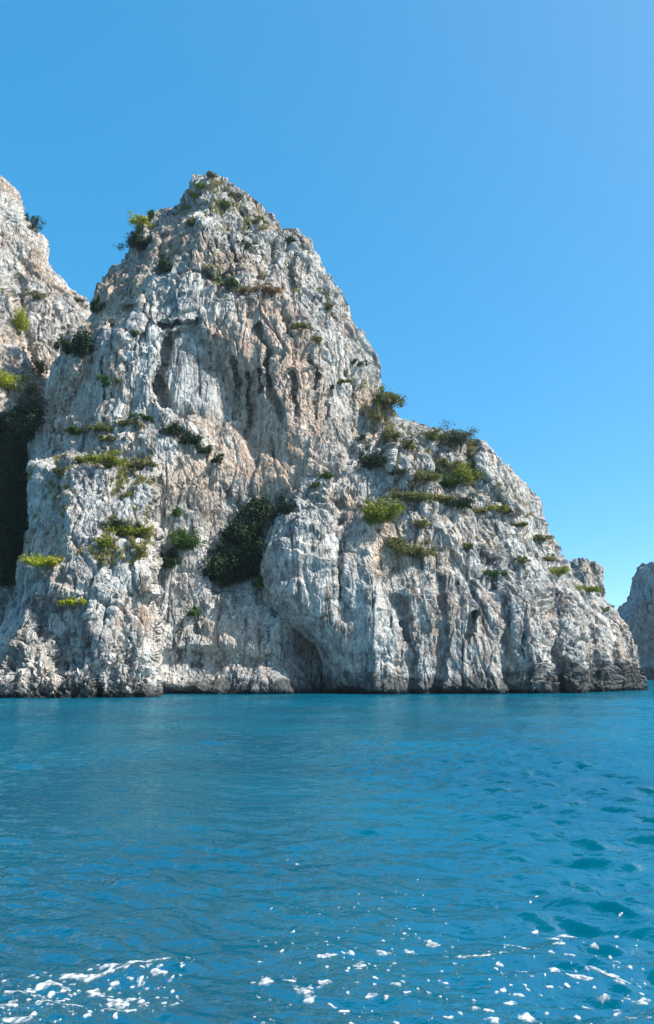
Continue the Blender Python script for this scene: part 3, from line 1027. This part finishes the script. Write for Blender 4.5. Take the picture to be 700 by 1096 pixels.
def plant(name, u, v, w, h, kind, label, cat='shrub', group=None, trunk=False, dens=1.0, push=0.0):
    """a plant rooted in the rock at the sight line (u, v = middle of its foot), w by h in pixels of the photograph"""
    r = hit(u, v + h * 0.30)
    if r is None or r[2] in (far_stack, pinn):
        r = hit(u, v + h * 0.6) or hit(u, v + h)
    if r is None:
        print('NO ROCK for', name, u, v)
        return None
    p, nor, o = r
    m = p.y / F * 1.02
    W, H = w * m / 2 * 1.22, h * m / 2 * 1.3
    root = empty(name, p)
    tag(root, label, cat, group)
    D = max(min(W, H * 1.6), 0.5)
    ctr = np.array([0, -0.45 * D + push, H * 0.40])
    if trunk:
        ctr = np.array([0.1 * W, 0.0, H * 0.9])
    n = int(dens * min(9000, max(420, 5.6 * w * h)))
    size = 0.15 if w * h < 700 else 0.2
    V, Q = leaves(ctr, (W * 1.12, D * 1.1, H * (1.15 if not trunk else 0.75)), n, size)
    mesh_from('crown' if trunk else 'foliage', V, Q, LEAF[kind], root)
    parts = []
    for k in range(5 if trunk else 4):
        e = ctr + np.array([random.uniform(-.6, .6) * W, random.uniform(-.5, .3) * D, random.uniform(-.1, .5) * H])
        s = np.array([0, 0.25, -0.25])
        mid_ = (s + e) / 2 + np.array([random.uniform(-.15, .15) * W, 0, 0.1 * H])
        if trunk:
            f = np.array([0.15 * W, 0, H * 0.35])
            parts.append(tube([s * 0.5 + f * 0.5, f, (f + e) / 2 + np.array([0, 0, 0.12 * H]), e], [0.16, 0.13, 0.08, 0.03]))
        else:
            parts.append(tube([s, mid_, e], [0.06, 0.045, 0.015], 5))
    if trunk:
        parts.append(tube([(-0.1, 0.4, -0.5), (0, 0, 0), (0.10 * W, 0, H * 0.2), (0.15 * W, 0, H * 0.38)], [0.26, 0.22, 0.18, 0.15]))
    V, Q = join(parts)
    mesh_from('trunk' if trunk else 'branch', V, Q, M_BARK, root)
    return root


G_TOP = 'shrubs near the summit'
G_LEFT = 'plants on the left cliff'
G_FLANK = 'shrubs in the clefts of the left flank'
G_LEDGE = 'shrubs along the curved ledge'
G_SPUR = 'plants on the sunlit spur'
G_MID = 'shrubs on the shaded recess wall'
G_GULLY = 'dark trees in the gully'
G_BUT = 'shrubs on the right shoulder'
G_SHADE = 'trees in the shaded ravine at left'
PL = [
    ('shrub', 226, 190, 18, 7, 'olive', 'low olive tuft on the very top of the summit', G_TOP),
    ('shrub', 152, 240, 20, 19, 'lime', 'yellow-green bush standing out against the sky on the left shoulder below the summit', G_TOP),
    ('shrub', 149, 263, 30, 22, 'dark', 'broad dark bush just below the yellow-green bush on the left skyline', G_TOP),
    ('shrub', 177, 287, 20, 20, 'dark', 'dark shrub filling the cleft under the summit, left of the pink rock', G_TOP),
    ('shrub', 208, 212, 14, 9, 'yellow', 'small yellow-green tuft on the left edge of the summit block', G_TOP),
    ('shrub', 241, 221, 17, 14, 'olive', 'yellowish bush in the middle of the summit block', G_TOP),
    ('shrub', 278, 236, 17, 9, 'olive', 'small olive bush on the right side of the summit near the skyline', G_TOP),
    ('shrub', 264, 265, 20, 8, 'grey', 'flat grey-green shrub on a narrow ledge below the summit', G_TOP),
    ('shrub', 308, 259, 16, 8, 'dark', 'dark tuft at the tip of the skyline shoulder right of the summit', G_TOP),
    ('shrub', 246, 305, 20, 13, 'green', 'green bush at the left end of the ledge with the russet patch', G_TOP),
    ('dry_shrub', 285, 313, 40, 10, 'brown', 'flat russet dry shrub on the ledge under the summit', G_TOP),
    ('shrub', 322, 352, 20, 9, 'olive', 'olive tuft on the sunlit slope right of the big hollow', G_TOP),
    ('shrub', 365, 410, 22, 7, 'olive', 'low green strip at the foot of the right-hand skyline slope of the peak', G_TOP),
    ('shrub', 38, 243, 18, 18, 'dark', 'dark bush on the skyline step of the left cliff', G_LEFT),
    ('shrub', 30, 231, 9, 9, 'dark', 'tiny dark bush just above the skyline bush of the left cliff', G_LEFT),
    ('shrub', 42, 318, 26, 10, 'olive', 'olive scrub on the upper ledge of the left cliff', G_LEFT),
    ('shrub', 85, 323, 15, 10, 'grey', 'grey-green bush on the ridge where the left cliff dips behind the crag', G_LEFT),
    ('shrub', 22, 345, 14, 36, 'lime', 'tall narrow green bush in the sunny groove of the left cliff', G_LEFT),
    ('shrub', 9, 412, 28, 24, 'lime', 'bright yellow-green bush at the left edge just above the black shade', G_LEFT),
    ('shrub', 28, 420, 18, 14, 'yellow', 'dull yellow bush right of the brightest one, at the edge of the black shade', G_LEFT),
    ('shrub', 42, 396, 18, 18, 'olive', 'olive bush in the sunny gap between the left cliff and the crag', G_LEFT),
    ('shrub', 104, 330, 13, 24, 'dark', 'upper narrow dark shrub on the left outline of the crag', G_FLANK),
    ('shrub', 90, 372, 22, 34, 'dark', 'tall dark shrub in the deep cleft of the left flank', G_FLANK),
    ('shrub', 73, 374, 18, 20, 'dark', 'dark shrub on the outer left outline beside the deep cleft', G_FLANK),
    ('shrub', 143, 358, 16, 8, 'grey', 'small grey-green tuft under the rusty niche of the left wall', G_FLANK),
    ('shrub', 115, 410, 16, 9, 'green', 'small green tuft on the pale wall above the curved ledge', G_FLANK),
    ('shrub', 85, 463, 24, 9, 'green', 'green shrub at the left start of the curved ledge', G_LEDGE),
    ('shrub', 106, 460, 22, 9, 'olive', 'olive shrub second from the left on the curved ledge', G_LEDGE),
    ('shrub', 132, 454, 24, 9, 'olive', 'olive shrub just left of the crest of the curved ledge', G_LEDGE),
    ('shrub', 156, 448, 20, 8, 'green', 'green shrub on the crest of the curved ledge', G_LEDGE),
    ('shrub', 187, 462, 20, 14, 'dark', 'first dark shrub right of the crest of the curved ledge', G_LEDGE),
    ('shrub', 203, 472, 22, 14, 'dark', 'middle dark shrub on the falling right half of the curved ledge', G_LEDGE),
    ('shrub', 221, 483, 20, 12, 'dark', 'third dark shrub down the falling right half of the curved ledge', G_LEDGE),
    ('shrub', 236, 493, 14, 9, 'dark', 'smallest dark shrub at the right end of the curved ledge', G_LEDGE),
    ('shrub', 88, 494, 14, 8, 'yellow', 'small yellowish tuft at the top left of the sunlit spur', G_SPUR),
    ('shrub', 116, 496, 34, 14, 'yellow', 'wide yellow-green bush on top of the sunlit spur', G_SPUR),
    ('shrub', 152, 499, 22, 11, 'olive', 'olive bush on the spur top beside the shadow edge', G_SPUR),
    ('shrub', 137, 570, 36, 12, 'yellow', 'pale yellow scrub over the nose-like bulge of the spur', G_SPUR),
    ('shrub', 110, 582, 14, 12, 'yellow', 'small yellow-green bush left of the nose-like bulge of the spur', G_SPUR),
    ('shrub', 50, 603, 30, 16, 'lime', 'bright yellow-green mat on the left ledge of the spur', G_SPUR),
    ('shrub', 80, 645, 16, 12, 'lime', 'lone bright yellow-green cushion low on the spur', G_SPUR),
    ('shrub', 190, 549, 11, 13, 'green', 'small green tuft above the green bush on the shaded recess wall', G_MID),
    ('shrub', 199, 582, 28, 24, 'green', 'fresh green bush on the shaded recess wall', G_MID),
    ('shrub', 181, 601, 20, 24, 'dark', 'dark bush at the lower left of the fresh green bush', G_MID),
    ('shrub', 210, 657, 14, 11, 'green', 'small green tuft low on the recess wall above the pinkish streaks', G_MID),
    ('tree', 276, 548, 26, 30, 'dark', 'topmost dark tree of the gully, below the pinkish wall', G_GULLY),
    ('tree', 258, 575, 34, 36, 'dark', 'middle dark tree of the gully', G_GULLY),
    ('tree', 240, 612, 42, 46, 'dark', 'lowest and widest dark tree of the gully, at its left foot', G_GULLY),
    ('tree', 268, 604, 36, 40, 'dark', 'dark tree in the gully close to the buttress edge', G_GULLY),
    ('shrub', 280, 624, 13, 16, 'green', 'green bush at the bottom right of the dark gully trees', G_GULLY),
    ('shrub', 306, 544, 16, 20, 'dark', 'dark shrub on the upper left corner of the buttress', G_BUT),
    ('shrub', 352, 510, 16, 9, 'green', 'little green tuft where the buttress meets the pinkish wall', G_BUT),
    ('shrub', 337, 520, 14, 8, 'olive', 'olive tuft on the buttress brow left of the little green tuft', G_BUT),
    ('pine_tree', 413, 437, 30, 30, 'olive', 'small umbrella-shaped tree on the saddle against the sky, right of the peak', G_BUT),
    ('shrub', 398, 496, 24, 22, 'dark', 'round dark bush at the left end of the shelf on the shoulder', G_BUT),
    ('shrub', 406, 552, 34, 26, 'yellow', 'leafy yellow-green bush hanging over the shelf edge at its left', G_BUT),
    ('shrub', 438, 533, 40, 14, 'olive', 'wide olive bush along the middle of the shelf edge', G_BUT),
    ('shrub', 455, 513, 30, 17, 'olive', 'dull olive bush on the shelf behind the wide one', G_BUT),
    ('shrub', 497, 511, 26, 26, 'yellow', 'tall yellow-green bush at the right of the shelf', G_BUT),
    ('shrub', 481, 517, 20, 18, 'green', 'green bush against the left side of the tall yellow-green bush', G_BUT),
    ('shrub', 492, 541, 30, 16, 'dark', 'dark green bush on the shelf edge below the tall yellow-green bush', G_BUT),
    ('shrub', 486, 471, 34, 20, 'grey', 'grey-green bush on the skyline left of the crag block', G_BUT),
    ('dry_shrub', 462, 468, 22, 14, 'olive', 'brownish bush on the skyline left of the grey-green one', G_BUT),
    ('shrub', 441, 592, 30, 18, 'olive', 'olive bush below the shelf on the front of the buttress', G_BUT),
    ('shrub', 422, 582, 18, 12, 'olive', 'small olive bush left of the one below the shelf', G_BUT),
    ('shrub', 420, 468, 16, 12, 'olive', 'small olive tuft on the saddle below the umbrella-shaped tree', G_BUT),
    ('dry_shrub', 548, 549, 18, 12, 'brown', 'reddish dry tuft on the right slope under the crag block', G_BUT),
    ('shrub', 535, 546, 22, 10, 'yellow', 'yellowish tuft left of the reddish dry one', G_BUT),
    ('shrub', 527, 615, 18, 9, 'green', 'dark green tuft half-way down the right face', G_BUT),
    ('shrub', 597, 612, 20, 14, 'yellow', 'yellow-green cushion high on the long right slope', G_BUT),
    ('shrub', 628, 632, 26, 9, 'yellow', 'yellow-green strip on the slope below the small grey rock', G_BUT),
    ('shrub', 575, 577, 22, 9, 'olive', 'olive scrub on the upper long right slope', G_BUT),
    ('shrub', 436, 478, 16, 10, 'olive', 'small olive tuft under the crest of the pale block on the shoulder', G_BUT),
    ('shrub', 428, 506, 18, 10, 'grey', 'grey-green tuft between the round dark bush and the dull olive bush', G_BUT),
    ('shrub', 470, 534, 22, 9, 'straw', 'straw-coloured tuft between the wide olive bush and the dark green bush', G_BUT),
    ('shrub', 478, 498, 18, 10, 'olive', 'olive tuft behind the tall yellow-green bush', G_BUT),
    ('shrub', 513, 548, 20, 9, 'straw', 'straw-coloured scrub right of the dark green bush on the shelf edge', G_BUT),
    ('shrub', 558, 562, 18, 8, 'olive', 'olive scrub just below the reddish dry tuft', G_BUT),
    ('shrub', 586, 598, 16, 8, 'straw', 'straw-coloured tuft above the yellow-green cushion on the long slope', G_BUT),
    ('shrub', 452, 562, 20, 9, 'straw', 'straw-coloured scrub above the olive bush on the buttress front', G_BUT),
    ('shrub', 560, 600, 14, 8, 'olive', 'small olive tuft left of the yellow-green cushion on the long slope', G_BUT),
    ('shrub', 500, 585, 16, 8, 'olive', 'small olive tuft in the middle of the right face', G_BUT),
    ('shrub', 383, 470, 14, 8, 'grey', 'grey-green tuft at the foot of the peak beside the saddle', G_BUT),
    ('shrub', 647, 652, 14, 6, 'straw', 'straw-coloured tuft far down the long slope near its right end', G_BUT),
    ('shrub', 216, 200, 12, 7, 'yellow', 'yellow-green tuft just under the summit top, on its left', G_TOP),
    ('shrub', 256, 212, 14, 8, 'olive', 'olive tuft on the right edge of the summit top', G_TOP),
    ('shrub', 205, 240, 14, 10, 'olive', 'olive tuft on the left face of the summit block above the pink rock', G_TOP),
    ('shrub', 264, 312, 20, 8, 'straw', 'straw-coloured tuft between the green bush and the russet patch', G_TOP),
    ('shrub', 352, 330, 14, 8, 'olive', 'olive tuft high on the right-hand slope of the peak', G_TOP),
    ('shrub', 385, 390, 14, 8, 'grey', 'grey-green tuft on the outer right slope of the peak', G_TOP),
    ('shrub', 340, 365, 18, 8, 'straw', 'straw-coloured tuft right of the big hollow, below the olive one', G_TOP),
    ('shrub', 160, 232, 12, 12, 'green', 'green bush right beside the yellow-green bush on the left skyline', G_TOP),
    ('shrub', 116, 470, 18, 8, 'olive', 'olive tuft below the left half of the curved ledge', G_LEDGE),
    ('shrub', 64, 505, 16, 8, 'olive', 'olive tuft at the upper left corner of the sunlit spur', G_SPUR),
    ('shrub', 150, 590, 14, 10, 'straw', 'straw-coloured tuft right of the nose-like bulge, at the shadow edge', G_SPUR),
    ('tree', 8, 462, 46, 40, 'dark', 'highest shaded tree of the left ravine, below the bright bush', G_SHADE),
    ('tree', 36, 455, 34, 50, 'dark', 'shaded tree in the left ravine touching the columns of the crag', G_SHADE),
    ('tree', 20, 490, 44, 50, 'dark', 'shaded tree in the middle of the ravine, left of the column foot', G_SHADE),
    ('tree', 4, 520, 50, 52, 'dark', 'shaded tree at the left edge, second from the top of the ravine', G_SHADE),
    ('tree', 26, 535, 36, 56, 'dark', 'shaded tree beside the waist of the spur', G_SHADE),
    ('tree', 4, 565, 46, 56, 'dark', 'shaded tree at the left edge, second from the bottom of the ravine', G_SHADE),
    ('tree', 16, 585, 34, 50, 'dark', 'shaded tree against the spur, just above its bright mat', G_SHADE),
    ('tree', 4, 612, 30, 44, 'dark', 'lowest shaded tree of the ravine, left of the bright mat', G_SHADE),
]
for nm, u, v, w, h, kind, lab, grp in PL:
    tr = nm in ('tree', 'pine_tree')
    plant(nm, u, v, w, h, kind, lab, 'tree' if tr else 'shrub', grp, trunk=(nm == 'pine_tree'), dens=1.0 if nm != 'pine_tree' else 0.55)

# ------------------------------------------------------------------ grass on the ledges
def scatter_grass(o, area, n, zmin, nzmin):
    me = o.data
    nf = len(me.polygons)
    cen = np.empty(nf * 3, np.float32)
    me.polygons.foreach_get('center', cen)
    nor = np.empty(nf * 3, np.float32)
    me.polygons.foreach_get('normal', nor)
    cen = cen.reshape(-1, 3)
    nor = nor.reshape(-1, 3)
    rel = cen - np.array([0, 0, CAMH])
    yc_ = rel @ np.array([0, -ST, CT]) / (rel @ np.array([0, CT, ST]))
    xc_ = rel[:, 0] / (rel @ np.array([0, CT, ST]))
    uu, vv = xc_ * F + PW / 2, PH / 2 - yc_ * F
    ok = (nor[:, 2] > nzmin) & (cen[:, 2] > zmin) & (nor[:, 1] < 0.3)
    ok &= poly_sd(uu, vv, area) > 0
    ok &= perlin(cen * 0.22 + 3.3) > -0.05
    idx_ = np.nonzero(ok)[0]
    if len(idx_) == 0:
        return None
    pick = rng.choice(idx_, min(n, len(idx_) * 4))
    base = cen[pick] + rng.normal(size=(len(pick), 3)) * 0.06
    d = rng.normal(size=(len(pick), 3)) * 0.5 + np.array([0, -0.2, 1.0])
    L_ = rng.uniform(0.25, 0.75, (len(pick), 1))
    d = d / np.linalg.norm(d, axis=1, keepdims=True) * L_
    sd = np.cross(d, rng.normal(size=d.shape))
    sd = sd / (np.linalg.norm(sd, axis=1, keepdims=True) + 1e-6) * 0.06
    q = np.stack([base - sd, base + sd, base + d * 0.6 + sd * 0.8, base + d], 1)
    return q.reshape(-1, 3), np.arange(4 * len(pick)).reshape(-1, 4)


gp = [scatter_grass(buttress, [(400, 430), (470, 455), (520, 480), (560, 540), (610, 600), (660, 650), (640, 660), (560, 610), (460, 600), (390, 560), (360, 510)], 42000, 20, 0.22),
      scatter_grass(peak, [(190, 185), (270, 190), (345, 270), (410, 400), (390, 420), (330, 360), (240, 320), (190, 250)], 12000, 40, 0.36),
      scatter_grass(spur, [(60, 490), (150, 450), (165, 500), (165, 600), (20, 620), (30, 500)], 14000, 12, 0.32),
      scatter_grass(left_cliff, [(-20, 200), (100, 320), (60, 420), (-20, 440)], 4000, 30, 0.40)]
gp = [g for g in gp if g]
V, Q = join(gp)
grass = mesh_from('grass', V, Q, LEAF['straw'])
tag(grass, 'straw-yellow grass tufts on the ledges of the rock', 'grass', kind='stuff')

# ------------------------------------------------------------------ haze
hv = np.array([(x, y, z) for z in (-6, 150) for y in (-5200, 5200) for x in (-5200, 5200)], float)
hq = np.array([(0, 2, 3, 1), (4, 5, 7, 6), (0, 1, 5, 4), (2, 6, 7, 3), (0, 4, 6, 2), (1, 3, 7, 5)])
th = NT('sea_haze')
pv = th.n('ShaderNodeVolumePrincipled')
pv.inputs['Color'].default_value = (0.75, 0.86, 1.0, 1)
pv.inputs['Density'].default_value = 0.00010
pv.inputs['Anisotropy'].default_value = 0.2
th.t.links.new(pv.outputs[0], th.out.inputs['Volume'])
haze = mesh_from('haze', hv, hq, th.m)
tag(haze, 'thin blue sea haze that pales the far rocks', 'haze', kind='stuff')

# ------------------------------------------------------------------ light
SUN_EL = math.radians(46)
SUN_AZ = math.radians(-11)      # from +X towards +Y (behind the crag)
sd = Vector((math.cos(SUN_EL) * math.cos(SUN_AZ), math.cos(SUN_EL) * math.sin(SUN_AZ), math.sin(SUN_EL)))
sun_l = bpy.data.lights.new('sun', 'SUN')
sun_l.energy = 2.7
sun_l.angle = math.radians(0.5)
sun_l.color = (1.0, 0.96, 0.89)
sun = bpy.data.objects.new('sun', sun_l)
col.objects.link(sun)
sun.rotation_euler = sd.to_track_quat('Z', 'Y').to_euler()
w = bpy.data.worlds.new('World')
scene.world = w
w.use_nodes = True
nt = w.node_tree
bg = nt.nodes['Background']
sky = nt.nodes.new('ShaderNodeTexSky')
sky.sky_type = 'NISHITA'
sky.sun_disc = False
sky.sun_elevation = SUN_EL
sky.sun_rotation = math.pi / 2 - SUN_AZ
sky.air_density = 0.4
sky.dust_density = 0.5
sky.ozone_density = 3.0
gm = nt.nodes.new('ShaderNodeGamma')
gm.inputs['Gamma'].default_value = 0.45
hs = nt.nodes.new('ShaderNodeHueSaturation')
hs.inputs['Saturation'].default_value = 2.1
nt.links.new(sky.outputs[0], gm.inputs[0])
nt.links.new(gm.outputs[0], hs.inputs['Color'])
bl = nt.nodes.new('ShaderNodeMix')
bl.data_type = 'RGBA'
bl.blend_type = 'MULTIPLY'
bl.inputs[0].default_value = 1.0
bl.inputs[7].default_value = (1.46, 1.46, 1.20, 1)
nt.links.new(hs.outputs[0], bl.inputs[6])
nt.links.new(bl.outputs[2], bg.inputs[0])
bg.inputs[1].default_value = 0.15

scene.view_settings.view_transform = 'Standard'
scene.view_settings.look = 'None'
scene.view_settings.exposure = 1.9
scene.view_settings.gamma = 1.0
scene.view_settings.use_curve_mapping = False
scene.cycles.max_bounces = 6
scene.cycles.use_denoising = True
